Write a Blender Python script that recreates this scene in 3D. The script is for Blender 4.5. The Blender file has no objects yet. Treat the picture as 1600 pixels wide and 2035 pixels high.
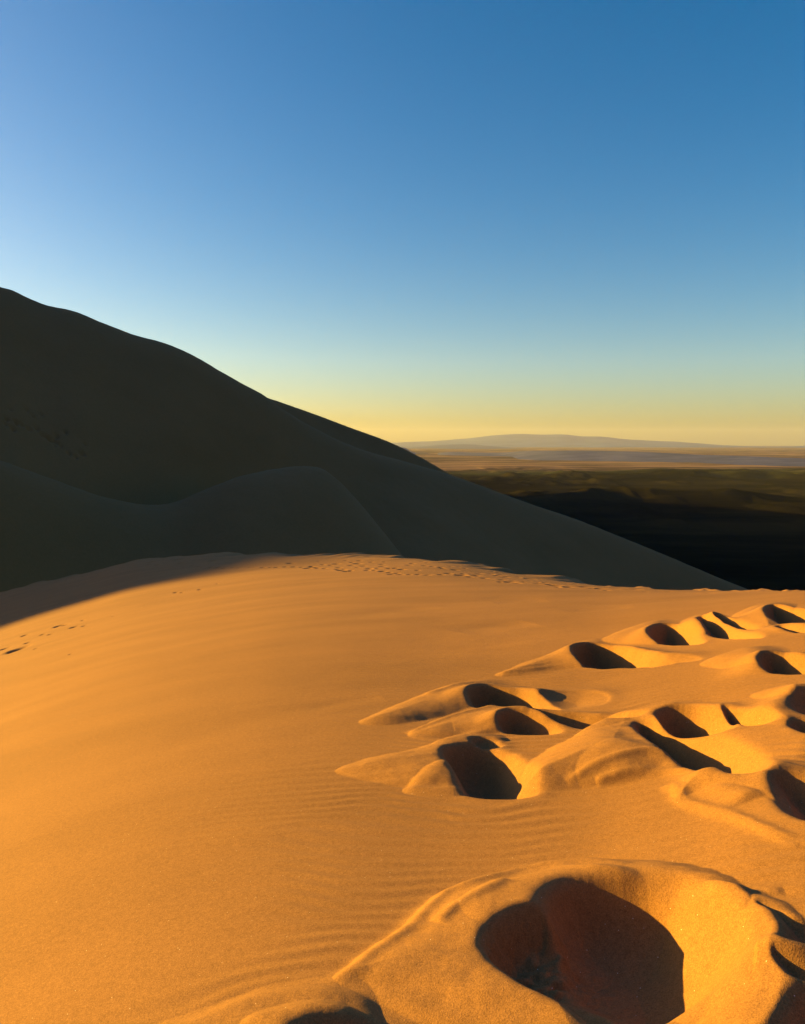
import bpy
import math
import numpy as np

PITCH = math.radians(5.1)
FPX = 1540.0
SUN_AZ, SUN_EL = 72.0, 10.0        # degrees left of the view direction, degrees up
EYE_H = 1.15
PLAIN_Z = -250.0

# ---------------------------------------------------------------- noise
def _hash(i, j, seed):
    n = (i * 374761393 + j * 668265263 + seed * 974634777) & 0x7fffffff
    n = ((n ^ (n >> 13)) * 1274126177) & 0x7fffffff
    return ((n ^ (n >> 16)) & 0xffff) / 65535.0 * 2.0 - 1.0

def noise(x, y, seed=0):
    xi = np.floor(x).astype(np.int64); yi = np.floor(y).astype(np.int64)
    fx = x - xi; fy = y - yi
    fx = fx * fx * fx * (fx * (fx * 6 - 15) + 10); fy = fy * fy * fy * (fy * (fy * 6 - 15) + 10)
    a = _hash(xi, yi, seed); b = _hash(xi + 1, yi, seed)
    c = _hash(xi, yi + 1, seed); d = _hash(xi + 1, yi + 1, seed)
    return (a + (b - a) * fx) + ((c + (d - c) * fx) - (a + (b - a) * fx)) * fy

def fbm(x, y, octaves=4, seed=0, gain=0.5):
    s = 0.0; amp = 1.0
    for k in range(octaves):
        s = s + amp * noise(x * 2 ** k + 17.3 * k, y * 2 ** k - 9.1 * k, seed + k)
        amp *= gain
    return s

def sstep(e0, e1, x):
    t = np.clip((x - e0) / (e1 - e0), 0, 1)
    return t * t * (3 - 2 * t)

def interp(x, xs, ys):
    """smooth (Catmull-Rom like, monotone) interpolation"""
    xs = np.asarray(xs, float); ys = np.asarray(ys, float)
    dx = np.diff(xs); s = np.diff(ys) / dx
    m = np.empty_like(ys); m[0] = s[0]; m[-1] = s[-1]
    m[1:-1] = (s[:-1] * dx[1:] + s[1:] * dx[:-1]) / (dx[1:] + dx[:-1])
    x = np.clip(x, xs[0], xs[-1])
    i = np.clip(np.searchsorted(xs, x, side='right') - 1, 0, len(xs) - 2)
    h = dx[i]; t = (x - xs[i]) / h
    return ((2 * t ** 3 - 3 * t ** 2 + 1) * ys[i] + (t ** 3 - 2 * t ** 2 + t) * h * m[i]
            + (-2 * t ** 3 + 3 * t ** 2) * ys[i + 1] + (t ** 3 - t ** 2) * h * m[i + 1])

def smax(a, b, k):
    h = np.clip(0.5 + 0.5 * (a - b) / k, 0, 1)
    return b + (a - b) * h + k * h * (1 - h)

# ---------------------------------------------------------------- the near dune
# crest of the near dune: bearing (deg), tangent of the drop below the eye, distance (m)
NEAR = [(-181,0.12,30),(-130,0.2,40),(-90,0.26,55),(-60,0.25,60),(-40,0.22,60),(-27.767,0.17398,58),(-25.946,0.16721,57),(-22.793,0.15672,56),(-19.832,0.14619,55),(-16.43,0.14145,54),(-12.914,0.14084,52),(-10.394,0.14115,50),(-5.984,0.14404,47),(-0.751,0.1468,43),(2.252,0.15066,40),(5.993,0.16115,35),(10.421,0.17177,29),(14.734,0.17855,24),(18.205,0.18044,20),(21.541,0.17916,17),(24.729,0.17556,14.5),(27.756,0.16928,13),(40,0.165,11),(60,0.13,9),(100,0.1,9),(179,0.12,30),(181,0.12,30)]
NB, NT, NR = (np.array(c) for c in zip(*NEAR))

_g = np.arange(-180.0, 180.01, .5)
def _blur(v, s):
    k = np.exp(-.5 * (np.arange(-4 * s, 4.01 * s, .5) / s) ** 2); k /= k.sum(); h = len(k) // 2
    return np.convolve(np.concatenate([v[-h - 1:-1], v, v[1:h + 1]]), k, 'valid')
_TS = _blur(interp(_g, NB, NT), 9.0)       # the sand near the viewer follows a smoothed rim

def near_base(x, y):
    r = np.hypot(x, y) + 1e-6
    b = np.degrees(np.arctan2(x, y))
    R = interp(b, NB, NR)
    T0 = interp(b, _g, _TS) + .0012 * 6 * np.log1p(np.exp((10 - b) / 6)) * sstep(-120, -60, b)
    T = T0 + (interp(b, NB, NT) - T0) * sstep(.15, 1.0, r / R)
    z = -(r * T + EYE_H * (1 - r / R) ** 2)
    far = np.maximum(r - R, 0)
    z = z + np.where(r > R, EYE_H * (1 - r / R) ** 2, 0) - far * 0.46 * sstep(0, 1.2, far)
    return z

# ---------------------------------------------------------------- measured shapes, metres from the viewer's feet
PITS = [
    ([(0.403,2.07),(0.437,2.152),(0.502,2.2),(0.613,2.198),(0.736,2.165),(0.82,2.117),(0.863,2.013),(0.871,1.878),(0.83,1.732),(0.751,1.645),(0.652,1.619),(0.58,1.585),(0.532,1.539),(0.505,1.571),(0.471,1.666),(0.405,1.784),(0.375,1.923)], 1.35, 0.18, 0.02),
    ([(0.411,2.073),(0.533,1.947),(0.586,1.74),(0.567,1.579),(0.531,1.52),(0.496,1.49),(0.457,1.515),(0.413,1.571),(0.361,1.632),(0.307,1.712),(0.259,1.796),(0.225,1.876),(0.222,1.951),(0.276,2.02),(0.351,2.053)], 1.5, 0.11, 0.012),
    ([(0.412,2.118),(0.451,2.171),(0.517,2.199),(0.621,2.174),(0.732,2.109),(0.779,2.043),(0.849,1.946),(0.881,1.872),(0.888,1.78),(0.865,1.707),(0.834,1.667),(0.838,1.605),(0.825,1.547),(0.766,1.46),(0.681,1.404),(0.581,1.346),(0.501,1.414),(0.459,1.506),(0.414,1.575),(0.353,1.706),(0.373,1.943)], 0.26, 0.08, 0.03),
    ([(0.898,1.881),(0.911,1.815),(0.891,1.731),(0.857,1.68),(0.879,1.644),(0.935,1.623),(1.008,1.634),(1.072,1.705),(1.041,1.774),(0.947,1.778),(0.922,1.851)], 0.65, 0.09, 0.012),
    ([(0.829,1.643),(0.852,1.634),(0.904,1.606),(0.953,1.578),(0.957,1.548),(0.881,1.523),(0.84,1.546),(0.829,1.587)], 0.65, 0.05, 0.01),
    ([(0.838,1.521),(0.885,1.512),(0.938,1.48),(0.922,1.389),(0.812,1.299),(0.686,1.297),(0.652,1.339),(0.712,1.407),(0.782,1.462)], 0.7, 0.16, 0.015),
    ([(-0.271,1.627),(-0.208,1.67),(-0.128,1.684),(-0.046,1.677),(-0.006,1.661),(0.017,1.614),(0.032,1.546),(-0.021,1.473),(-0.154,1.471),(-0.258,1.545)], 0.68, 0.13, 0.012),
    ([(0.18,3.723),(0.244,3.827),(0.362,3.859),(0.473,3.822),(0.56,3.716),(0.603,3.527),(0.604,3.306),(0.582,3.122),(0.518,3.08),(0.385,3.09),(0.276,3.153),(0.232,3.279),(0.226,3.465),(0.188,3.593)], 1, 0.19, 0.012),
    ([(0.328,3.916),(0.401,3.994),(0.516,3.956),(0.541,3.846),(0.471,3.804),(0.372,3.834)], 0.6, 0.05, 0.008),
    ([(0.532,4.195),(0.572,4.288),(0.658,4.289),(0.763,4.234),(0.838,4.115),(0.86,3.999),(0.774,3.989),(0.649,4.045),(0.549,4.11)], 1.1, 0.15, 0.01),
    ([(0.708,4.331),(0.859,4.295),(1.059,4.181),(1.172,4.089),(1.281,3.921),(1.242,3.877),(1.149,3.908),(1.013,3.989),(0.874,4.087),(0.762,4.228)], 0.75, 0.1, 0.008),
    ([(0.41,4.966),(0.492,5.101),(0.597,5.13),(0.77,5.032),(0.882,4.91),(0.952,4.69),(0.974,4.498),(0.889,4.445),(0.667,4.542),(0.498,4.667),(0.431,4.789)], 1.15, 0.18, 0.012),
    ([(0.844,4.879),(0.961,4.981),(1.09,4.969),(1.225,4.915),(1.294,4.77),(1.275,4.584),(1.19,4.465),(1.039,4.454),(0.903,4.512)], 0.15, 0.03, 0.03),
    ([(1.161,3.845),(1.246,3.85),(1.316,3.718),(1.374,3.547),(1.427,3.39),(1.447,3.182),(1.447,2.96),(1.402,2.787),(1.317,2.705),(1.218,2.79),(1.152,2.958),(1.132,3.186),(1.143,3.486)], 0.95, 0.17, 0.012),
    ([(1.291,3.868),(1.387,3.925),(1.5,3.879),(1.576,3.754),(1.607,3.597),(1.53,3.461),(1.433,3.405),(1.346,3.534),(1.287,3.705)], 1.1, 0.19, 0.012),
    ([(1.591,3.79),(1.659,3.661),(1.704,3.501),(1.709,3.389),(1.635,3.355),(1.567,3.401),(1.543,3.556)], 1.1, 0.17, 0.01),
    ([(1.853,3.622),(1.941,3.691),(2.034,3.638),(2.083,3.476),(1.956,3.295),(1.832,3.349),(1.801,3.463)], 0.65, 0.14, 0.01),
    ([(1.679,3.308),(1.76,3.36),(1.844,3.291),(1.896,3.155),(1.786,3.001),(1.675,3.056),(1.65,3.165)], 0.65, 0.14, 0.01),
    ([(1.313,2.692),(1.388,2.72),(1.471,2.674),(1.556,2.575),(1.496,2.391),(1.371,2.258),(1.277,2.251),(1.243,2.332),(1.256,2.486)], 0.7, 0.17, 0.012),
    ([(1.366,6.173),(1.453,6.396),(1.615,6.505),(1.781,6.334),(1.895,6.027),(1.971,5.725),(1.985,5.499),(1.932,5.317),(1.83,5.305),(1.661,5.443),(1.462,5.649),(1.361,5.86)], 1.2, 0.2, 0.008),
    ([(1.9,5.855),(2.014,5.631),(2.116,5.464),(2.115,5.322),(2.046,5.249),(1.91,5.333),(1.787,5.497)], 0.3, 0.06, 0.02),
    ([(2.166,6.783),(2.333,7.065),(2.513,7.05),(2.565,6.815),(2.504,6.315),(2.377,5.968),(2.248,6.065),(2.151,6.374)], 1.15, 0.18, 0.012),
    ([(2.723,7.113),(2.851,7.085),(2.784,6.487),(2.759,5.967),(2.713,5.686),(2.638,5.699),(2.549,6.023),(2.574,6.493)], 1, 0.15, 0.012),
    ([(2.815,6.992),(2.928,6.935),(2.958,6.595),(2.915,6.09),(2.829,6.119),(2.786,6.491)], 0.9, 0.12, 0.012),
    ([(3.234,6.859),(3.415,7.1),(3.501,6.901),(3.554,6.421),(3.44,6.065),(3.193,5.899),(3.101,6.181),(3.108,6.496)], 1.1, 0.2, 0.012),
    ([(2.889,5.969),(2.988,5.957),(3.101,5.73),(3.128,5.509),(3.015,5.433),(2.906,5.639)], 0.6, 0.1, 0.012),
    ([(2.128,4.584),(2.217,4.68),(2.314,4.659),(2.393,4.461),(2.425,4.254),(2.354,4.126),(2.221,4.181),(2.114,4.363)], 1.1, 0.17, 0.012),
]
MOUNDS = [
    ([(-0.206,1.864),(-0.109,1.98),(0,2.099),(0.045,2.211),(0.128,2.345),(0.309,2.393),(0.498,2.445),(0.627,2.43),(0.74,2.367),(0.851,2.278),(0.935,2.116),(0.94,1.969),(0.862,1.852),(0.686,1.783),(0.547,1.65),(0.465,1.521),(0.397,1.421),(0.307,1.47),(0.113,1.628),(-0.049,1.773)], 0.1, 0.24),
    ([(0.147,2.15),(0.244,2.242),(0.409,2.313),(0.599,2.322),(0.701,2.222),(0.714,2.055),(0.538,1.966),(0.376,1.96),(0.272,1.984),(0.181,2.029)], 0.025, 0.12),
    ([(0.832,2.088),(0.935,2.017),(0.978,1.885),(0.972,1.752),(0.945,1.638),(0.859,1.479),(0.727,1.338),(0.566,1.352),(0.565,1.478),(0.699,1.635),(0.779,1.773),(0.833,1.968)], 0.05, 0.14),
    ([(-0.635,1.795),(-0.505,1.824),(-0.386,1.867),(-0.311,1.881),(-0.196,1.896),(-0.116,1.874),(-0.056,1.814),(-0.036,1.733),(-0.034,1.642),(-0.105,1.504),(-0.307,1.462),(-0.571,1.64)], 0.06, 0.2),
    ([(-0.393,1.72),(-0.291,1.754),(-0.195,1.763),(-0.12,1.741),(-0.07,1.686),(-0.078,1.6),(-0.158,1.513),(-0.253,1.511),(-0.361,1.626)], 0.045, 0.12),
    ([(-0.336,3.618),(-0.25,3.716),(-0.154,3.817),(0,3.894),(0.134,4.003),(0.276,4.13),(0.494,4.102),(0.584,3.967),(0.522,3.708),(0.377,3.505),(0.306,3.24),(0.132,3.265),(-0.045,3.362),(-0.234,3.483)], 0.11, 0.34),
    ([(-0.022,3.264),(0.045,3.377),(0.118,3.512),(0.204,3.582),(0.269,3.479),(0.288,3.289),(0.275,3.146),(0.128,3.167)], 0.04, 0.11),
    ([(0.105,3.9),(0.188,4.02),(0.275,4.114),(0.418,4.167),(0.546,4.08),(0.58,3.938),(0.465,3.861),(0.258,3.846)], 0.03, 0.12),
    ([(0,4.18),(0.087,4.35),(0.245,4.593),(0.475,4.751),(0.678,4.846),(0.911,4.887),(1.073,4.736),(0.956,4.478),(0.754,4.344),(0.624,4.056),(0.412,4.109),(0.165,4.096)], 0.09, 0.3),
    ([(-0.28,4.553),(-0.191,4.764),(-0.034,5.042),(0.142,5.322),(0.371,5.582),(0.607,5.708),(0.852,5.571),(0.876,5.266),(0.68,4.859),(0.566,4.718),(0.436,4.668),(0.245,4.593),(0,4.463),(-0.179,4.466)], 0.1, 0.3),
    ([(0.397,3.184),(0.501,3.39),(0.654,3.612),(0.795,3.828),(0.999,4.039),(1.26,4.196),(1.349,4.042),(1.345,3.658),(1.298,3.281),(1.237,3.069),(1.104,3.042),(0.946,3.057),(0.791,3.093),(0.611,3.129)], 0.13, 0.5),
    ([(0.715,3.223),(0.872,3.422),(1.049,3.48),(1.175,3.374),(1.171,3.205),(1.038,3.091),(0.9,3.042),(0.743,3.069)], 0.03, 0.16),
    ([(0.827,3.862),(0.999,4.039),(1.295,4.219),(1.511,4.279),(1.679,4.2),(1.719,4.032),(1.568,3.916),(1.427,3.815),(1.247,3.886),(0.975,3.833)], 0.08, 0.3),
    ([(1.412,3.518),(1.556,3.424),(1.704,3.355),(1.848,3.216),(1.75,2.903),(1.549,2.814),(1.458,2.857),(1.419,3.112)], 0.03, 0.2),
    ([(1.791,3.953),(1.922,4.012),(2.063,4.028),(2.139,3.922),(2.082,3.723),(1.902,3.566),(1.813,3.676)], 0.08, 0.25),
    ([(1.554,3.634),(1.704,3.648),(1.834,3.618),(1.907,3.532),(1.846,3.373),(1.711,3.239),(1.573,3.361)], 0.07, 0.25),
    ([(1.034,2.955),(1.164,2.985),(1.291,2.956),(1.428,2.957),(1.556,2.9),(1.62,2.808),(1.523,2.635),(1.401,2.536),(1.294,2.396),(1.262,2.529),(1.224,2.673),(1.134,2.807),(0.995,2.73)], 0.1, 0.3),
    ([(1.037,2.953),(1.071,2.891),(1.025,2.765),(1.045,2.624),(1.115,2.463),(1.151,2.177),(1.254,2.053),(1.42,2.21),(1.399,2.598),(1.192,2.956)], 0.014, 0.06),
    ([(0.652,5.774),(0.893,6.116),(1.204,6.489),(1.527,6.987),(1.848,7.354),(2.031,7.141),(1.921,6.593),(1.629,6.144),(1.447,5.736),(1.231,5.794),(0.911,5.711)], 0.11, 0.35),
    ([(1.8,7.063),(2.075,7.473),(2.463,7.934),(2.811,8.191),(2.902,7.995),(2.661,7.193),(2.336,6.663),(2.161,6.277),(1.968,6.606)], 0.09, 0.32),
    ([(2.677,7.507),(3.098,8.095),(3.317,8.112),(3.255,7.476),(2.922,6.807),(2.576,6.283),(2.471,6.556)], 0.08, 0.3),
    ([(3.036,7.186),(3.61,8.053),(4.114,8.556),(4.224,8.223),(3.823,7.342),(3.09,6.157),(2.881,6.229)], 0.1, 0.3),
    ([(1.973,5.126),(2.178,5.299),(2.374,5.349),(2.58,5.339),(2.626,5.153),(2.449,4.798),(2.169,4.415),(2.093,4.503),(2.024,4.84)], 0.09, 0.3),
]
RIDGES = [
    ([(-0.19,1.836),(-0.106,1.927),(0,2.043),(0.044,2.146),(0.124,2.274),(0.219,2.292),(0.301,2.33),(0.389,2.382),(0.485,2.378),(0.609,2.359),(0.706,2.257)], 0.014, 0.035),
    ([(0.084,2.051),(0.175,2.139),(0.277,2.199),(0.322,2.255)], 0.01, 0.03),
    ([(0.477,2.341),(0.67,2.188),(0.773,2.064),(0.843,1.995),(0.922,1.963),(1.005,1.943)], 0.008, 0.025),
    ([(1.037,2.953),(1.044,2.845),(1.025,2.765),(1.058,2.612),(1.115,2.463),(1.165,2.148)], 0.012, 0.03),
    ([(1.144,3.767),(1.152,3.245),(1.162,2.791),(1.2,2.549)], 0.02, 0.08),
    ([(0.028,4.227),(0.236,4.412),(0.489,4.585),(0.757,4.731)], 0.012, 0.04),
    ([(0.681,3.165),(0.865,3.219),(1.043,3.24),(1.158,3.199),(1.226,2.946)], 0.012, 0.03),
    ([(0.795,3.11),(0.963,3.116),(1.11,3.062),(1.237,2.833)], 0.01, 0.025),
    ([(0.135,5.087),(0.509,5.466),(0.83,5.201)], 0.01, 0.05),
    ([(0.806,1.678),(0.861,1.653),(0.939,1.63)], 0.02, 0.04),
]
STREAKS = [
    ([(-0.906,10.553),(-0.436,11.017),(0,11.401),(0.537,11.634)], -0.03, 0.5),
    ([(0.591,8.509),(1.041,8.753),(1.523,8.872)], -0.03, 0.35),
    ([(1.431,13.171),(1.846,12.744),(2.231,12.319)], -0.02, 0.35),
    ([(1.412,11.905),(1.889,11.948),(2.283,11.949)], -0.02, 0.3),
    ([(1.941,10.511),(2.49,10.792),(3.22,10.862),(4.126,10.443)], -0.018, 0.35),
    ([(2.124,10.064),(2.676,10.146),(3.048,10.052)], -0.02, 0.3),
    ([(-1.546,4.812),(-1.072,4.863),(-0.613,5.11),(-0.286,5.367)], -0.012, 0.25),
    ([(-0.677,5.078),(-0.348,5.217),(-0.141,5.292)], -0.012, 0.12),
]
PRINTS = [(-9.405,17.974,0.158),(-8.45,16.698,0.316),(-10.106,20.375,0.148),(-8.713,17.694,0.128),(-9.173,20.363,0.203),(-8.927,20.172,0.129),(-8.064,18.72,0.159),(-7.603,18.211,0.103),(-8.989,19.014,0.109),(-8.501,18.367,0.105),(-8.453,20.165,0.085),(-7.186,18.939,0.066),(-5.401,12.348,0.053),(-7.449,15.448,0.078),(-6.845,23.115,0.125),(-6.025,22.786,0.122),(-6.536,22.679,0.092),(-5.86,24.224,0.081),(-4.734,24.428,0.065),(-14.557,44.399,0.303),(-13.819,41.885,0.229),(-12.984,40.563,0.194),(-12.833,43.991,0.357),(-11.546,40.014,0.216),(-10.105,36.94,0.149),(-9.488,35.71,0.144),(-9.164,35.095,0.118),(-9.859,39.887,0.267),(-8.585,34.433,0.184),(-8.099,33.635,0.202),(-7.647,32.828,0.153),(-7.25,32.889,0.131),(-6.845,32.099,0.128),(-6.299,31.687,0.126),(-6.111,31.468,0.104),(-5.611,30.875,0.163),(-5.239,30.476,0.12),(-4.951,30.188,0.159),(-4.595,30.189,0.159),(-4.211,29.852,0.176),(-3.836,29.236,0.134),(-4.774,32.79,0.258),(-3.452,28.287,0.259),(-3.414,29.238,0.229),(-3.062,27.946,0.183),(-2.766,27.37,0.161),(-2.656,30.914,0.242),(-2.205,26.253,0.171),(-2.006,25.466,0.232),(-1.784,24.703,0.193),(-1.667,24.898,0.13),(-1.769,30.649,0.239),(-2.084,31.788,0.165),(-1.121,24.749,0.161),(-0.877,24.281,0.126),(-0.594,23.801,0.216),(-0.379,23.108,0.15),(-0.289,21.971,0.2),(-0.147,22.435,0.146),(-0.043,21.593,0.168),(0.212,21.481,0.139),(0.463,21.37,0.167),(0.691,21.056,0.164),(1.091,21.296,0.166),(1.675,21.258,0.222),(2.083,21.573,0.225),(2.308,23.125,0.151),(2.787,22.333,0.175),(2.835,21.365,0.168),(2.536,19.3,0.177),(2.313,17.957,0.141),(2.537,18.035,0.213),(2.661,17.601,0.139),(3.6,21.491,0.226),(3.282,18.493,0.122),(3.308,17.97,0.142),(3.3,17.191,0.136),(3.32,16.72,0.155),(3.264,16.009,0.106),(3.44,16.092,0.107),(3.974,17.521,0.14),(4.013,16.718,0.246),(3.902,15.609,0.167),(4.073,15.677,0.168),(4.791,17.142,0.185),(4.554,15.181,0.206),(4.735,15.581,0.127),(5.066,12.621,0.141),(4.875,13.98,0.096),(1.712,24.836,0.194),(1.342,25.561,0.166),(-0.765,29.17,0.189),(0.392,29.915,0.175),(0.852,32.487,0.169),(-3.507,29.699,0.154),(-3.191,28.535,0.171),(-3.711,34.013,0.137),(-3.183,30.725,0.151),(-2.817,30.17,0.164),(-2.276,27.587,0.169),(-1.998,26.162,0.149),(-2.513,34.105,0.161),(-1.928,29.142,0.199),(-1.582,27.138,0.13),(-1.847,33.2,0.188),(-1.409,28.099,0.192),(-1.097,25.692,0.187),(-1.265,31.597,0.166),(-0.831,25.805,0.146),(-0.696,27.14,0.203),(-0.725,31.488,0.126),(-0.413,25.405,0.172),(-0.222,25.516,0.175),(-0.01,24.58,0.202),(0.252,27.98,0.204),(0.482,23.969,0.136),(0.812,27.521,0.175),(0.986,30.677,0.124),(1.054,26.697,0.147),(1.308,26.19,0.165),(1.339,22.126,0.175),(1.753,27.782,0.134),(1.5,21.092,0.109),(2.048,27.804,0.126),(1.766,22.202,0.124),(2.198,26.76,0.13),(1.805,20.406,0.148),(2.062,21.128,0.101),(2.147,19.949,0.154),(2.689,23.264,0.164),(3.113,26.338,0.118),(2.661,21.74,0.104),(3.209,25.682,0.108),(3.034,23.303,0.187),(2.974,21.72,0.129),(2.694,18.77,0.16),(3.384,22.271,0.111),(2.916,18.302,0.096),(3.416,21.103,0.113),(3.195,19.248,0.091),(3.109,17.554,0.129),(3.979,22.151,0.097),(3.48,18.605,0.143),(3.362,17.311,0.148),(3.48,17.027,0.129),(4.275,20.663,0.102),(4.59,21.822,0.126),(4.218,19.802,0.129),(3.545,16.204,0.139),(4.45,19.647,0.109),(4.942,21.574,0.122),(3.805,16.035,0.106),(5.117,20.693,0.152),(4.047,15.718,0.104),(4.551,17.503,0.086),(3.928,14.675,0.092),(4.272,15.34,0.083),(5.754,20.474,0.133),(6.016,20.848,0.169),(5.099,17.111,0.119),(6.148,20.455,0.137),(4.806,15.635,0.134),(4.445,13.979,0.079),(5.776,18.023,0.086)]

DUNE_MARKS = [(-26.682,0.03845),(-25.731,0.03877),(-25.357,0.03137),(-24.838,0.03325),(-26.913,0.02753),(-27.013,0.02237),(-26.415,0.02593),(-26.333,0.02308),(-26.067,0.02198),(-25.691,0.01626),(-25.542,0.0157),(-24.858,0.00996),(-24.646,0.00881),(-24.497,0.00706),(-24.41,0.00473),(-24.259,0.00356),(-24.133,0.00474),(-23.971,0.00827),(-23.986,0.00121),(-23.746,-0.00291),(-24.117,-0.00232),(-23.403,0.01303),(-23.235,-0.01241),(-22.804,-0.01662),(-22.51,-0.01188),(-22.32,-0.0119),(-22.235,-0.00116),(-26.586,0.01614),(-25.176,0.01749)]
LIP_R = 3.95
CLOD = (0.356, 1.952)      # where slumped clods lie in the nearest hollow
# crest lines: bearing (deg), tangent of elevation seen from the viewer, distance (m)
MAIN_CREST = [(-110,0.02,230),(-90,0.1,230),(-80,0.122,230),(-72,0.127,230),(-68.5,0.127,230),(-67.1,0.128,230),(-66.3,0.1345,230),(-65.6,0.139,230),(-64.5,0.139,230),(-63.1,0.1355,230),(-61.5,0.1315,230),(-60,0.133,230),(-57,0.155,234),(-54.5,0.185,240),(-52,0.205,245),(-45,0.212,258),(-37,0.207,275),(-31,0.203,288),(-26.95,0.17383,300),(-26.231,0.17102,302),(-25.508,0.16532,304),(-24.328,0.15781,306),(-22.501,0.15192,310),(-20.947,0.14188,314),(-19.033,0.12997,318),(-16.897,0.12071,324),(-15.053,0.10782,330),(-13.005,0.08783,338),(-11.266,0.07097,344),(-10.032,0.05935,350),(-8.79,0.04316,356),(-6.628,0.02048,366),(-4.438,0.00132,375),(-2.595,-0.01091,383),(0,-0.0232,393),(2.229,-0.03418,402),(3.343,-0.03998,407),(5.938,-0.05599,416),(9.248,-0.07679,428),(12.865,-0.09755,442),(16.401,-0.12121,458),(19.829,-0.14433,474),(22.483,-0.1626,488),(24.573,-0.17578,500),(27.825,-0.19872,520),(45,-0.4,560)]  # left part lies out of view, shaped to shade the near dune
REAR_CREST = [(-80,0.05,500),(-50,0.1,500),(-27.118,0.10219,560),(-17.787,0.08523,620),(-13.374,0.07102,650),(-10.034,0.05778,670),(-7.343,0.04205,690),(-3.694,0.01865,720),(-0.741,-0.00061,745),(1.485,-0.01996,765),(3.343,-0.03868,780),(5.944,-0.06765,800),(11.112,-0.13433,830),(40,-0.6,900)]
FRONT_CREST = [(-80,-0.02,150),(-45,0.01,160),(-30.204,3e-05,175),(-27.405,-0.02002,190),(-24.445,-0.04118,200),(-21.327,-0.06336,206),(-18.377,-0.0757,210),(-16.677,-0.07453,213),(-14.582,-0.06015,217),(-11.737,-0.04175,222),(-8.848,-0.03188,229),(-7.024,-0.02945,234),(-5.925,-0.03274,236),(-4.826,-0.04702,234),(-3.723,-0.06657,230),(-2.242,-0.09736,222),(-0.75,-0.13029,213),(1.129,-0.17329,200),(3.779,-0.23627,185),(20,-0.45,150),(45,-0.8,100)]
HIDDEN_CREST = [(-70,0.03,1800),(-45,0.11,2150),(-27.138,0.09374,2450),(-21.05,0.08649,2650),(-14.418,0.06824,2950),(-10.929,0.05354,3100),(-7.352,0.02871,3250),(-4.433,0.01159,3350),(-1.483,-0.00512,3500),(1.115,-0.03226,3600),(5,-0.06,3700),(9,-0.075,3700)]
RANGE_FAR = [(-60,-0.003,54400),(-7.374,-0.00508,54400),(-3.702,-0.00318,54400),(-0.371,0.00068,54400),(2.222,0.00229,54400),(4.804,0.00581,54400),(6.817,0.00962,54400),(8.815,0.01117,54400),(10.076,0.01049,54400),(12.037,0.01011,54400),(12.746,0.00851,54400),(14.495,0.00752,54400),(15.535,0.00531,54400),(17.917,0.00249,54400),(19.58,0.00125,54400),(21.212,-0.00117,54400),(23.748,-0.0038,54400),(26.186,-0.00401,54400),(27.366,-0.0034,54400),(31.568,3e-05,54400),(45,0.002,54400),(60,-0.003,54400)]
RANGE_MID = [(-60,-0.007,37400),(-3.703,-0.00833,37400),(-0.742,-0.00705,37400),(1.112,-0.00512,37400),(2.963,-0.00254,37400),(4.807,-0.00189,37400),(6.643,-0.00444,37400),(9.191,-0.00696,37400),(14.515,-0.00745,37400),(21.224,-0.00778,37400),(27.378,-0.00855,37400),(60,-0.007,37400)]
RANGE_NEAR = [(-60,-0.012,18000),(-1.484,-0.01157,19000),(0.297,-0.00705,19000),(0.668,-0.01092,19000),(3.704,-0.01155,17500),(7.379,-0.01211,15500),(8.832,-0.01048,14500),(10.99,-0.00977,13500),(14.518,-0.00995,13000),(17.939,-0.01162,12500),(21.236,-0.0144,12000),(24.392,-0.01583,11500),(27.401,-0.0183,11000),(31.62,-0.01921,10500),(60,-0.02,11000)]

R = math.radians
sc = bpy.context.scene
col = sc.collection

# ---------------------------------------------------------------- mesh helpers
def grid_mesh(name, X, Y, Z, mat, label=None, kind='structure', wrap=False):
    nr, nc = X.shape
    co = np.empty((nr * nc, 3), np.float32)
    co[:, 0] = X.ravel(); co[:, 1] = Y.ravel(); co[:, 2] = Z.ravel()
    i = np.arange(nr - 1)[:, None] * nc + np.arange(nc - 1)[None, :]
    q = np.stack([i, i + nc, i + nc + 1, i + 1], -1).reshape(-1, 4)
    if wrap:
        k = np.arange(nr - 1) * nc
        q = np.concatenate([q, np.stack([k + nc - 1, k + 2 * nc - 1, k + nc, k], -1)])
    q = q[:, ::-1]
    me = bpy.data.meshes.new(name)
    me.vertices.add(len(co)); me.vertices.foreach_set('co', co.ravel())
    me.loops.add(q.size); me.loops.foreach_set('vertex_index', q.astype(np.int32).ravel())
    me.polygons.add(len(q))
    me.polygons.foreach_set('loop_start', np.arange(0, q.size, 4, dtype=np.int32))
    me.polygons.foreach_set('use_smooth', np.ones(len(q), bool))
    me.update(calc_edges=True)
    me.materials.append(mat)
    o = bpy.data.objects.new(name, me); col.objects.link(o)
    o['kind'] = kind
    if label: o['label'] = label
    return o

def bearings(segs):
    out = [np.arange(a, b, s) for a, b, s in segs]
    return np.radians(np.concatenate(out))

def chaikin(p, n=2, closed=True):
    p = np.asarray(p, float)
    for _ in range(n):
        if closed:
            q = np.roll(p, -1, 0)
            p = np.stack([.75 * p + .25 * q, .25 * p + .75 * q], 1).reshape(-1, 2)
        else:
            a, b = p[:-1], p[1:]
            m = np.stack([.75 * a + .25 * b, .25 * a + .75 * b], 1).reshape(-1, 2)
            p = np.vstack([p[:1], m, p[-1:]])
    return p

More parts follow.
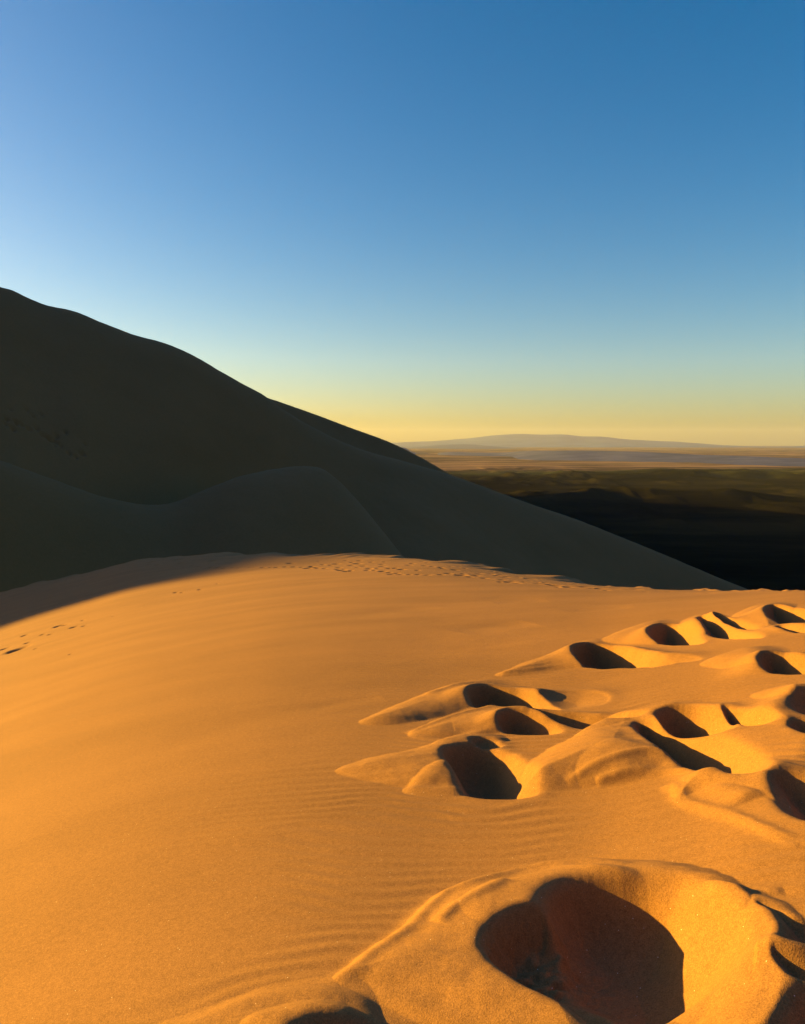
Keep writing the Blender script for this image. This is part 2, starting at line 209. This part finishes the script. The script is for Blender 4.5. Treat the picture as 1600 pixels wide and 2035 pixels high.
def seg_dist(x, y, p, closed):
    n = len(p); best = np.full(x.shape, 1e9); along = np.zeros(x.shape)
    inside = np.zeros(x.shape, bool)
    m = n if closed else n - 1
    for k in range(m):
        ax, ay = p[k]; bx, by = p[(k + 1) % n]
        ex, ey = bx - ax, by - ay
        t = np.clip(((x - ax) * ex + (y - ay) * ey) / (ex * ex + ey * ey + 1e-12), 0, 1)
        d = (x - ax - t * ex) ** 2 + (y - ay - t * ey) ** 2
        w = d < best
        best = np.where(w, d, best); along = np.where(w, (k + t) / m, along)
        if closed:
            c = ((ay > y) != (by > y)) & (x < ex * (y - ay) / (ey + 1e-12) + ax)
            inside ^= c
    d = np.sqrt(best)
    return (np.where(inside, d, -d) if closed else d), along

def window(x, y, p, pad):
    return ((x > p[:, 0].min() - pad) & (x < p[:, 0].max() + pad) &
            (y > p[:, 1].min() - pad) & (y < p[:, 1].max() + pad))

# ---------------------------------------------------------------- near dune height
def near_height(x, y):
    r = np.hypot(x, y); b = np.degrees(np.arctan2(x, y))
    Rc = interp(b, NB, NR)
    z = near_base(x, y)
    # broad undulation of the sand
    soft = sstep(2.5, 9, r) * sstep(1.03, .7, r / Rc)
    z = z + .018 * soft * fbm(x / 7, y / 5, 3, 5)
    z = z + .003 * fbm(x / .9, y / .45, 3, 11) * sstep(30, 3, r)
    # crest corrugations: little avalanche flutes along the rim
    t = r / Rc
    rim = np.exp(-((t - 1) / .13) ** 2) * sstep(18, 34, Rc)
    bb = b + 14 * (1 - t)
    z = z + rim * ((.10 + .12 * sstep(-14, -4, b)) * fbm(bb * .55, t * 3, 3, 21) + .05 * noise(bb * 1.9, t * 4, 31))
    rim2 = np.exp(-((t - 1) / .06) ** 2) * sstep(34, 18, Rc)
    z = z + rim2 * .05 * fbm(b * .8, t * 8, 3, 41)
    # heaps, ridges, trodden hollows
    wx = .012 * fbm(x / .3, y / .3, 3, 51); wy = .012 * fbm(x / .3, y / .3, 3, 61)
    near = r < 16
    add = np.zeros(x.shape); pit = np.zeros(x.shape)
    X = x + wx; Y = y + wy
    for poly, H, w in MOUNDS:
        p = chaikin(poly); m = near & window(x, y, p, .05)
        if not m.any(): continue
        d, _ = seg_dist(X[m], Y[m], p, True)
        t = np.maximum(d, 0) / (w * .5)
        H = H * (.52 if w < .45 else .8)
        if w >= .25:                    # heaps run out towards the hollow they were thrown from
            x0, x1 = p[:, 0].min(), p[:, 0].max()
            H = H * 1.02 * sstep(x1, x1 - .5 * (x1 - x0), x[m])
        add[m] += H * (1 - np.exp(-t - .6 * t * t))
    for poly, H, w in RIDGES:
        p = chaikin(poly, 2, False); m = near & window(x, y, p, w * 2)
        if not m.any(): continue
        d, a = seg_dist(X[m], Y[m], p, False)
        fade = sstep(0, .15, a) * sstep(1, .85, a)
        add[m] += H * fade * np.exp(-(d / w) ** 2 * 1.2)
    for poly, H, w in STREAKS:
        p = chaikin(poly, 2, False); m = window(x, y, p, w * 2)
        if not m.any(): continue
        d, a = seg_dist(x[m], y[m], p, False)
        fade = sstep(0, .4, a) * sstep(1, .6, a)
        add[m] += .45 * H * fade * np.exp(-(d / w) ** 2)
    for poly, slope, depth, soft_ in PITS:
        depth = depth * 1.35; slope = slope * 1.35
        p = chaikin(poly); m = near & window(x, y, p, .25)
        if not m.any(): continue
        d, _ = seg_dist(X[m] + .2 * wy[m], Y[m], p, True)
        # angle-of-repose wall with a slightly rounded lip, bowl at the bottom
        k = soft_
        dd = k * np.log1p(np.exp(np.clip(d / k, -30, 30)))
        sx = np.clip((x[m] - p[:, 0].mean()) / (np.ptp(p[:, 0]) * .5), -1, 1)
        sy = np.clip((y[m] - p[:, 1].mean()) / (np.ptp(p[:, 1]) * .5), -1, 1)
        q = slope * (1 - .45 * sx) * (1 + .4 * sy) * dd / depth; h = depth * q / (1 + q ** 3) ** (1 / 3)
        lip = .012 * np.exp(-(np.minimum(d, 0) / .06) ** 2) * (d < 0) + .012 * (d >= 0) * np.exp(-(d / .02) ** 2)
        pit[m] = (pit[m] ** 5 + h ** 5) ** .2
        add[m] += lip * .4
        if np.hypot(*p.mean(0)) > LIP_R:           # sand kicked up along the far rim
            add[m] += .05 * min(1, depth / .2) * sstep(-.4, .7, sy) * np.where(d > 0, np.exp(-(d / .25) ** 2), np.exp(-(d / .13) ** 2))
    z = z + add - pit
    # small far prints
    for k, (cx, cy, w) in enumerate(PRINTS):
        ra = w * .62
        m = (np.abs(x - cx) < 3 * ra) & (np.abs(y - cy) < 5 * ra)
        if not m.any(): continue
        u = (x[m] - cx) / ra; v = (y[m] - cy) / (ra * 1.5)
        q = u * u + v * v
        z[m] += -ra * .8 * np.exp(-q * 1.6) + ra * .16 * np.exp(-((u + 1.3) ** 2 + v * v) * 1.3)
    # slumped clods in the shaded floor of the nearest hollow
    z = z + sstep(.008, .03, add) * sstep(.03, 0, pit) * sstep(8, 4, r) * (.0012 * fbm(x / .07, y / .07, 3, 171) + .003 * fbm(x / .24, y / .24, 2, 181))
    inpit = sstep(.03, .06, pit) * np.exp(-(((x - CLOD[0]) / .2) ** 2 + ((y - CLOD[1]) / .13) ** 2) ** 2)
    z = z + inpit * .011 * fbm(x / .045, y / .02, 3, 71)
    # wind ripples, stronger on the right
    warp = .35 * fbm(x / .9, y / .9, 3, 81)
    ph = (y + .24 * x + warp * .33) / .088
    amt = sstep(-1.8, .9, x) * sstep(14, 5, r) * sstep(.03, 0, pit) * (.35 + .65 * sstep(-.4, .5, fbm(x / 1.3, y / .8, 2, 91))) * (1 - .6 * sstep(.02, .05, add))
    z = z + amt * .0027 * np.sin(ph * 2 * math.pi)
    return z

# ---------------------------------------------------------------- the great dune, built from crest lines
def crest(b, tab):
    bb, tt, rr = (np.array(c) for c in zip(*tab))
    return interp(b, bb, tt), interp(b, bb, rr)

def ridge(r, b, tab, s_front, s_back, w, base, w_back=None):
    T, Rc = crest(b, tab)
    d = r - Rc
    s = np.where(d < 0, s_front, s_back)
    zc = Rc * T
    w = np.where(d < 0, w, w if w_back is None else w_back)
    h = zc - s * (np.sqrt(d * d + w * w) - w)
    return smax(h, base, 14.0)

def dune_height(x, y, marks=()):
    r = np.hypot(x, y); b = np.degrees(np.arctan2(x, y))
    base = np.where(r < 330, -60 - .25 * np.maximum(r - 120, 0), -112.5 - .25 * (r - 330))
    base = np.maximum(base, PLAIN_Z - 6)
    und = 2.2 * fbm(x / 70, y / 70, 3, 3)
    a = ridge(r, b, MAIN_CREST, .76 - .42 * sstep(-11, 6, b) - .2 * sstep(-30, -60, b), .62, 16.0 + 6 * sstep(-8, 4, b), base, 4.0)
    c = ridge(r, b, FRONT_CREST, .80, .62, 34.0, base, 3.0)
    e = ridge(r, b, REAR_CREST, .52, .5, 3.0, base)
    _, Ra = crest(b, MAIN_CREST); _, Re = crest(b, REAR_CREST); _, Rf = crest(b, FRONT_CREST)
    a = a + und * sstep(4, 60, np.abs(r - Ra)); e = e + und * sstep(4, 60, np.abs(r - Re))
    c = c + .6 * und * sstep(4, 40, np.abs(r - Rf))
    z = smax(a, c, 3.0)
    z = smax(z, e, 1.5)
    z = z + .10 * fbm(x / 5, y / 5, 3, 33)
    for cx, cy, q in marks:
        m = (np.abs(x - cx) < 3) & (np.abs(y - cy) < 3)
        if m.any(): z[m] -= .75 * q * np.exp(-(((x[m] - cx) / (.5 * q)) ** 2 + ((y[m] - cy) / (.7 * q)) ** 2))
    return z

# ---------------------------------------------------------------- materials
def new_mat(name):
    m = bpy.data.materials.new(name); m.use_nodes = True
    nt = m.node_tree; bs = nt.nodes['Principled BSDF']
    bs.inputs['Specular IOR Level'].default_value = 0.1 if 'sand' in name else 0.0
    bs.inputs['Roughness'].default_value = .95
    return m, nt, bs

def N(nt, t, **kw):
    n = nt.nodes.new(t)
    for k, v in kw.items():
        if k.startswith('_'): setattr(n, k[1:], v)
        else: n.inputs[k.replace('__', ' ')].default_value = v
    return n

def ramp(nt, stops, interp_='LINEAR'):
    n = nt.nodes.new('ShaderNodeValToRGB'); n.color_ramp.interpolation = interp_
    e = n.color_ramp.elements
    while len(e) < len(stops): e.new(.5)
    for k, (p, c) in enumerate(stops):
        e[k].position = p; e[k].color = (*c, 1)
    return n

SAND_A, SAND_B = (.200, .089, .018), (.270, .122, .030)

def sand_material(name, near):
    m, nt, bs = new_mat(name); L = nt.links.new
    tc = N(nt, 'ShaderNodeTexCoord')
    big = N(nt, 'ShaderNodeTexNoise', Scale=.35 if near else .012, Detail=4.0, Roughness=.55)
    st = N(nt, 'ShaderNodeMapping'); st.inputs['Scale'].default_value = (1, 2.5, 1) if near else (1, 1, 2.5)
    L(tc.outputs['Object'], st.inputs['Vector']); L(st.outputs[0], big.inputs['Vector'])
    if near:
        g1 = N(nt, 'ShaderNodeTexNoise', Scale=260.0, Detail=2.0, Roughness=.7)
        g2 = N(nt, 'ShaderNodeTexNoise', Scale=60.0, Detail=3.0, Roughness=.7)
        for g in (g1, g2): L(tc.outputs['Object'], g.inputs['Vector'])
        mx = N(nt, 'ShaderNodeMath', _operation='MULTIPLY_ADD'); mx.inputs[1].default_value = .8
        L(g1.outputs['Fac'], mx.inputs[0])
        h = N(nt, 'ShaderNodeMath', _operation='MULTIPLY'); h.inputs[1].default_value = .3
        L(g2.outputs['Fac'], h.inputs[0]); L(h.outputs[0], mx.inputs[2])
        b2 = N(nt, 'ShaderNodeMath', _operation='MULTIPLY_ADD'); b2.inputs[1].default_value = .26
        L(big.outputs['Fac'], b2.inputs[0]); L(mx.outputs[0], b2.inputs[2])
        rp = ramp(nt, [(.42, tuple(c * .62 for c in SAND_A)), (.66, tuple((a + b) / 2 for a, b in zip(SAND_A, SAND_B))), (.90, tuple(c * 1.3 for c in SAND_B))])
        L(b2.outputs[0], rp.inputs['Fac'])
        # sparse bright specks: glints on the grains painted into the colour
        v = N(nt, 'ShaderNodeTexVoronoi', Scale=120.0); L(tc.outputs['Object'], v.inputs['Vector'])
        cut = N(nt, 'ShaderNodeMath', _operation='LESS_THAN'); cut.inputs[1].default_value = .13
        L(v.outputs['Distance'], cut.inputs[0])
        sel = N(nt, 'ShaderNodeSeparateColor'); L(v.outputs['Color'], sel.inputs[0])
        pick = N(nt, 'ShaderNodeMath', _operation='GREATER_THAN'); pick.inputs[1].default_value = .985
        L(sel.outputs[0], pick.inputs[0])
        both = N(nt, 'ShaderNodeMath', _operation='MULTIPLY'); L(cut.outputs[0], both.inputs[0]); L(pick.outputs[0], both.inputs[1])
        mix = N(nt, 'ShaderNodeMix', _data_type='RGBA')
        L(both.outputs[0], mix.inputs[0]); L(rp.outputs[0], mix.inputs[6]); mix.inputs[7].default_value = (.8, .65, .4, 1)
        L(mix.outputs[2], bs.inputs['Base Color'])
        bp = N(nt, 'ShaderNodeBump', Strength=.7, Distance=.0025)
        L(mx.outputs[0], bp.inputs['Height']); L(bp.outputs[0], bs.inputs['Normal'])
    else:
        g1 = N(nt, 'ShaderNodeTexNoise', Scale=1.6, Detail=3.0, Roughness=.7)
        L(tc.outputs['Object'], g1.inputs['Vector'])
        b2 = N(nt, 'ShaderNodeMath', _operation='MULTIPLY_ADD'); b2.inputs[1].default_value = .4
        h = N(nt, 'ShaderNodeMath', _operation='MULTIPLY'); h.inputs[1].default_value = .6
        L(g1.outputs['Fac'], b2.inputs[0]); L(big.outputs['Fac'], h.inputs[0]); L(h.outputs[0], b2.inputs[2])
        rp = ramp(nt, [(.3, SAND_A), (.7, SAND_B)])
        L(b2.outputs[0], rp.inputs['Fac']); L(rp.outputs[0], bs.inputs['Base Color'])
        bp = N(nt, 'ShaderNodeBump', Strength=.5, Distance=.12)
        L(g1.outputs['Fac'], bp.inputs['Height']); L(bp.outputs[0], bs.inputs['Normal'])
    return m

sand = sand_material('sand_near', True)
sand_far = sand_material('sand_far', False)

def plain_material():
    m, nt, bs = new_mat('desert_plain'); L = nt.links.new
    geo = N(nt, 'ShaderNodeNewGeometry')
    sep = N(nt, 'ShaderNodeSeparateXYZ'); L(geo.outputs['Position'], sep.inputs[0])
    # stripes of scrub and bare gravel, stretched along x
    mp = N(nt, 'ShaderNodeMapping'); mp.inputs['Scale'].default_value = (.00021, .00096, .001)
    L(geo.outputs['Position'], mp.inputs['Vector'])
    n1 = N(nt, 'ShaderNodeTexNoise', Scale=1.0, Detail=8.0, Roughness=.6); L(mp.outputs[0], n1.inputs['Vector'])
    ad = N(nt, 'ShaderNodeMath', _operation='MULTIPLY_ADD'); ad.inputs[1].default_value = 4300.0
    L(n1.outputs['Fac'], ad.inputs[0]); L(sep.outputs['Y'], ad.inputs[2])
    mr = N(nt, 'ShaderNodeMapRange'); mr.inputs['From Min'].default_value = 7500; mr.inputs['From Max'].default_value = 9500
    L(ad.outputs[0], mr.inputs['Value'])
    rp = ramp(nt, [(0, (.011, .009, .003)), (.4, (.026, .026, .008)), (.75, (.042, .036, .014)), (1, (.14, .085, .045))])
    L(mr.outputs[0], rp.inputs['Fac'])
    mp2 = N(nt, 'ShaderNodeMapping'); mp2.inputs['Scale'].default_value = (.0007, .0024, .001)
    L(geo.outputs['Position'], mp2.inputs['Vector'])
    n2 = N(nt, 'ShaderNodeTexNoise', Scale=1.0, Detail=9.0, Roughness=.65); L(mp2.outputs[0], n2.inputs['Vector'])
    mul = N(nt, 'ShaderNodeMix', _data_type='RGBA', _blend_type='MULTIPLY'); mul.inputs[0].default_value = .8
    r2 = ramp(nt, [(.41, (.22, .22, .22)), (.5, (.85, .85, .8)), (.59, (1.9, 1.8, 1.4))])
    L(n2.outputs['Fac'], r2.inputs['Fac']); L(rp.outputs[0], mul.inputs[6]); L(r2.outputs[0], mul.inputs[7])
    L(mul.outputs[2], bs.inputs['Base Color'])
    return m

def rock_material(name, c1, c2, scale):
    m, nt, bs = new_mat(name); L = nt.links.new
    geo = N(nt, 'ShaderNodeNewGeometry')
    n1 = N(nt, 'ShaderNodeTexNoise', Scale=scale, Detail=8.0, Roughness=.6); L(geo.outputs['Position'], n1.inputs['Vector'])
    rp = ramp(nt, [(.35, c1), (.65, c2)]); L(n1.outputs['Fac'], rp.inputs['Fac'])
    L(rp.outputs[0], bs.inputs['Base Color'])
    return m

# ---------------------------------------------------------------- near dune mesh
bs_ = bearings([(-180, -50, 1.0), (-50, -31, .25), (-31, 31, .06), (31, 45, .2), (45, 180, 1.0)])
rs = np.concatenate([np.linspace(.0, .9, 16)[:-1], np.geomspace(.9, 18, 1050)[:-1], np.geomspace(18, 75, 420)[:-1], np.geomspace(75, 420, 40)])
RR, BB = np.meshgrid(rs, bs_, indexing='ij')
X = RR * np.sin(BB); Y = RR * np.cos(BB)
Z = np.maximum(near_height(X, Y), PLAIN_Z - 2)
grid_mesh('sand_ground', X, Y, Z, sand, 'sunlit orange near dune pitted with deep footprints', wrap=True)

# ---------------------------------------------------------------- great dune
marks = []
for k, (bd, T) in enumerate(DUNE_MARKS):
    rr = np.arange(150, 330, .1); br = R(bd)
    hit = dune_height(rr * math.sin(br), rr * math.cos(br)) >= T * rr
    ra = rr[np.argmax(hit)]
    marks.append((ra * math.sin(br), ra * math.cos(br), .8 + .5 * ((k * 37) % 10) / 10))
bs_ = bearings([(-130, -40, .4), (-40, -29, .2), (-29, -22, .045), (-22, 30, .09), (30, 46, .4)])
ra = [math.hypot(m[0], m[1]) for m in marks]
rs = np.concatenate([np.geomspace(90, min(ra) - 2, 300)[:-1], np.arange(min(ra) - 2, max(ra) + 2, .3), np.geomspace(max(ra) + 2, 540, 420)[:-1], np.geomspace(540, 1600, 330)])
RR, BB = np.meshgrid(rs, bs_, indexing='ij')
X = RR * np.sin(BB); Y = RR * np.cos(BB)
grid_mesh('dune', X, Y, dune_height(X, Y, marks), sand_far, 'huge shaded sand dune sloping down from the left')

# unseen dune chain added further along the range to shade the plain
bs_ = bearings([(-70, 9, .25)])
rs = np.linspace(900, 4900, 300)
RR, BB = np.meshgrid(rs, bs_, indexing='ij')
X = RR * np.sin(BB); Y = RR * np.cos(BB)
b = np.degrees(BB)
Z = ridge(RR, b, HIDDEN_CREST, .36, .4, 20, np.full(X.shape, PLAIN_Z - 60.0)) + 6 * fbm(X / 420, Y / 300, 4, 8)
grid_mesh('shade_dune_chain', X, Y, Z, sand_far, 'unseen sand dunes added behind the big dune to shade the plain')

# ---------------------------------------------------------------- plain
def plain_height(x, y):
    r = np.hypot(x, y)
    z = PLAIN_Z + 0 * x
    z = z + 7 * fbm(x / 1500, y / 900, 4, 101) * sstep(2300, 5000, r)
    hum = fbm(x / 210, y / 480, 4, 131)
    z = z + 17 * np.maximum(hum, 0) ** 1.3 * sstep(1500, 3000, r) * sstep(9000, 6000, r)
    # low hill with a shaded near side, eroded bank beyond it
    u = (x - 1180) / 560
    z = z + 44 * np.exp(-u ** 4) * np.exp(-((y - 3450 - 100 * fbm(x / 330, 0 * y, 2, 6)) / 160) ** 2)
    yb = 5500 + 330 * fbm(x / 830, 0 * x, 3, 12)
    bank = sstep(-70, 60, y - yb) * sstep(2500, 300, y - yb)
    z = z + bank * (36 + 17 * fbm(x / 220, y / 430, 3, 15)) * sstep(500, 2500, x)
    z = z + sstep(6600, 15000, r) * 10 * fbm(x / 1500, y / 1500, 3, 18) * sstep(60000, 20000, r)
    return z

bs_ = bearings([(-180, -34, 3.0), (-34, 34, .12), (34, 180, 3.0)])
rs = np.concatenate([[0, 150], np.geomspace(300, 10000, 560)[:-1], np.geomspace(10000, 74000, 180)])
RR, BB = np.meshgrid(rs, bs_, indexing='ij')
X = RR * np.sin(BB); Y = RR * np.cos(BB)
grid_mesh('plain', X, Y, plain_height(X, Y), plain_material(), 'dark scrub plain turning to pale desert far away', wrap=True)

# ---------------------------------------------------------------- distant ranges
def mountain(name, tab, front, back, rough, mat, label, seed):
    bs_ = bearings([(-60, -31, .3), (-31, 31, .04), (31, 60, .3)])
    d = np.concatenate([np.linspace(-front, 0, 40)[:-1], np.linspace(0, back, 16)])
    DD, BB = np.meshgrid(d, bs_, indexing='ij')
    b = np.degrees(BB); T, Rc = crest(b, tab)
    RR = Rc + DD
    X = RR * np.sin(BB); Y = RR * np.cos(BB)
    zc = Rc * T
    t = np.where(DD < 0, 1 + DD / front, 1 - DD / back)
    s = X.max() / 60
    prof = t ** 1.1 + .3 * t * (1 - t) * fbm(X / (s * 5), Y / (s * 6), 4, seed)
    Z = (PLAIN_Z - 12) + (zc - PLAIN_Z + 12) * prof + rough * .25 * t * fbm(b * .8, DD / 4000, 2, seed + 3)
    return grid_mesh(name, X, Y, Z, mat, label)

mountain('mountain_range', RANGE_FAR, 11000, 8000, 22, rock_material('rock_haze_far', (.025, .06, .11), (.05, .09, .15), .0006), 'pale hazy flat topped mountain range on the horizon', 201)  # blue of the distance haze put into all three rock colours
mountain('hills', RANGE_MID, 5000, 5000, 12, rock_material('rock_haze_mid', (.035, .06, .10), (.06, .08, .12), .001), 'faint low hills below the mountain range', 221)
mountain('foothills', RANGE_NEAR, 2500, 4000, 4, rock_material('rock_haze_near', (.05, .055, .08), (.085, .085, .115), .002), 'dusky blue foothills beyond the pale desert', 241)

# ---------------------------------------------------------------- haze
def haze_box():
    s = 76000.0; z0, z1 = PLAIN_Z - 60, 1300.0
    me = bpy.data.meshes.new('haze')
    vs = [(x, y, z) for z in (z0, z1) for x, y in ((-s, -s), (s, -s), (s, s), (-s, s))]
    me.from_pydata(vs, [], [(0, 3, 2, 1), (4, 5, 6, 7), (0, 1, 5, 4), (1, 2, 6, 5), (2, 3, 7, 6), (3, 0, 4, 7)])
    o = bpy.data.objects.new('haze', me); col.objects.link(o); o['kind'] = 'stuff'
    m = bpy.data.materials.new('haze_air'); m.use_nodes = True
    nt = m.node_tree; nt.nodes.clear()
    out = nt.nodes.new('ShaderNodeOutputMaterial')
    v = nt.nodes.new('ShaderNodeVolumePrincipled')
    v.inputs['Color'].default_value = (.84, .82, .76, 1)
    v.inputs['Density'].default_value = HAZE
    v.inputs['Anisotropy'].default_value = .3
    nt.links.new(v.outputs[0], out.inputs['Volume'])
    me.materials.append(m)
HAZE = 0.7e-5
if HAZE: haze_box()

# ---------------------------------------------------------------- sun, sky, camera
sd = bpy.data.lights.new('sun', 'SUN'); sd.energy = 5.0; sd.angle = R(.53); sd.color = (1, .67, .12)
so = bpy.data.objects.new('sun', sd); col.objects.link(so)
so.rotation_euler = (R(90 - SUN_EL), 0, R(180 + SUN_AZ) + 0)
# the lamp shines along its -Z: from (-sin az, cos az) towards the viewer
import mathutils
dvec = mathutils.Vector((-math.sin(R(SUN_AZ)) * math.cos(R(SUN_EL)), math.cos(R(SUN_AZ)) * math.cos(R(SUN_EL)), math.sin(R(SUN_EL))))
so.rotation_euler = dvec.to_track_quat('Z', 'Y').to_euler()

w = bpy.data.worlds.new('World'); sc.world = w; w.use_nodes = True
nt = w.node_tree; bg = nt.nodes['Background']
sky = nt.nodes.new('ShaderNodeTexSky'); sky.sky_type = 'NISHITA'; sky.sun_disc = False
sky.sun_elevation = R(SUN_EL); sky.sun_rotation = R(-SUN_AZ)
sky.altitude = 300; sky.air_density = 1.0; sky.dust_density = 1.6; sky.ozone_density = 2.0
hs = nt.nodes.new('ShaderNodeHueSaturation'); hs.inputs['Saturation'].default_value = 1.55; hs.inputs['Value'].default_value = .93
tint = nt.nodes.new('ShaderNodeMix'); tint.data_type = 'RGBA'; tint.blend_type = 'MULTIPLY'; tint.inputs[0].default_value = 1
tint.inputs[7].default_value = (1.0, .975, .99, 1)
nt.links.new(sky.outputs[0], tint.inputs[6]); nt.links.new(tint.outputs[2], hs.inputs['Color']); # low sky behind the viewer darkened to deepen the dune's shade
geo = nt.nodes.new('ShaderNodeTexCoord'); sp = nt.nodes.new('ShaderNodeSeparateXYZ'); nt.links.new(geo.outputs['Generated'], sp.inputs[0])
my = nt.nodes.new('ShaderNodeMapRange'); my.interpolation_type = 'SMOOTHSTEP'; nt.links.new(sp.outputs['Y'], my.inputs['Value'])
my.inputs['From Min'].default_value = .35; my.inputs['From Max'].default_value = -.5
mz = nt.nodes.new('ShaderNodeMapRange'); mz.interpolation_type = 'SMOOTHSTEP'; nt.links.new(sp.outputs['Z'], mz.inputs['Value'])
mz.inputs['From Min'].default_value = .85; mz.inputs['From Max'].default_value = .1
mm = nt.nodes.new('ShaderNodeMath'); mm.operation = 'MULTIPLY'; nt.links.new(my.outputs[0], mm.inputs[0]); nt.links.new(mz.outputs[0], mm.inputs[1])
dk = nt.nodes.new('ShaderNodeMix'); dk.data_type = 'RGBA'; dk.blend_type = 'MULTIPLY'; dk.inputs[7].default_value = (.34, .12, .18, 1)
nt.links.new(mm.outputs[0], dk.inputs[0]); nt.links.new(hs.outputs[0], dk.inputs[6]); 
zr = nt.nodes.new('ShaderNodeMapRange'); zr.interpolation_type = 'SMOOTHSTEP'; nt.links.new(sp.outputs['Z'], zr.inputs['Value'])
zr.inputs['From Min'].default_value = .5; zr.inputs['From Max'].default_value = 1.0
zm = nt.nodes.new('ShaderNodeMix'); zm.data_type = 'RGBA'; zm.blend_type = 'MIX'; zm.inputs[7].default_value = (.36, 1.08, 4.6, 1)  # overhead sky recoloured and brightened to neutralise the dune's shade
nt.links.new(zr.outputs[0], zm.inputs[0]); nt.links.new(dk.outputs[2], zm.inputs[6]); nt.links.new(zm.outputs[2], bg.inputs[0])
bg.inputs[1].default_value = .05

cd = bpy.data.cameras.new('camera'); cam = bpy.data.objects.new('camera', cd); col.objects.link(cam)
cd.sensor_fit = 'VERTICAL'; cd.sensor_height = 36.0; cd.lens = 36.0 * FPX / 2035.0
cd.clip_start = .05; cd.clip_end = 300000
cam.location = (0, 0, 0); cam.rotation_euler = (math.pi / 2 - PITCH, 0, 0)
sc.camera = cam
sc.view_settings.view_transform = 'Standard'; sc.view_settings.look = 'None'
sc.view_settings.exposure = 2.1; sc.view_settings.gamma = 1
sc.render.engine = 'CYCLES'
sc.cycles.max_bounces = 6; sc.cycles.diffuse_bounces = 2; sc.cycles.volume_bounces = 1
sc.cycles.use_denoising = True
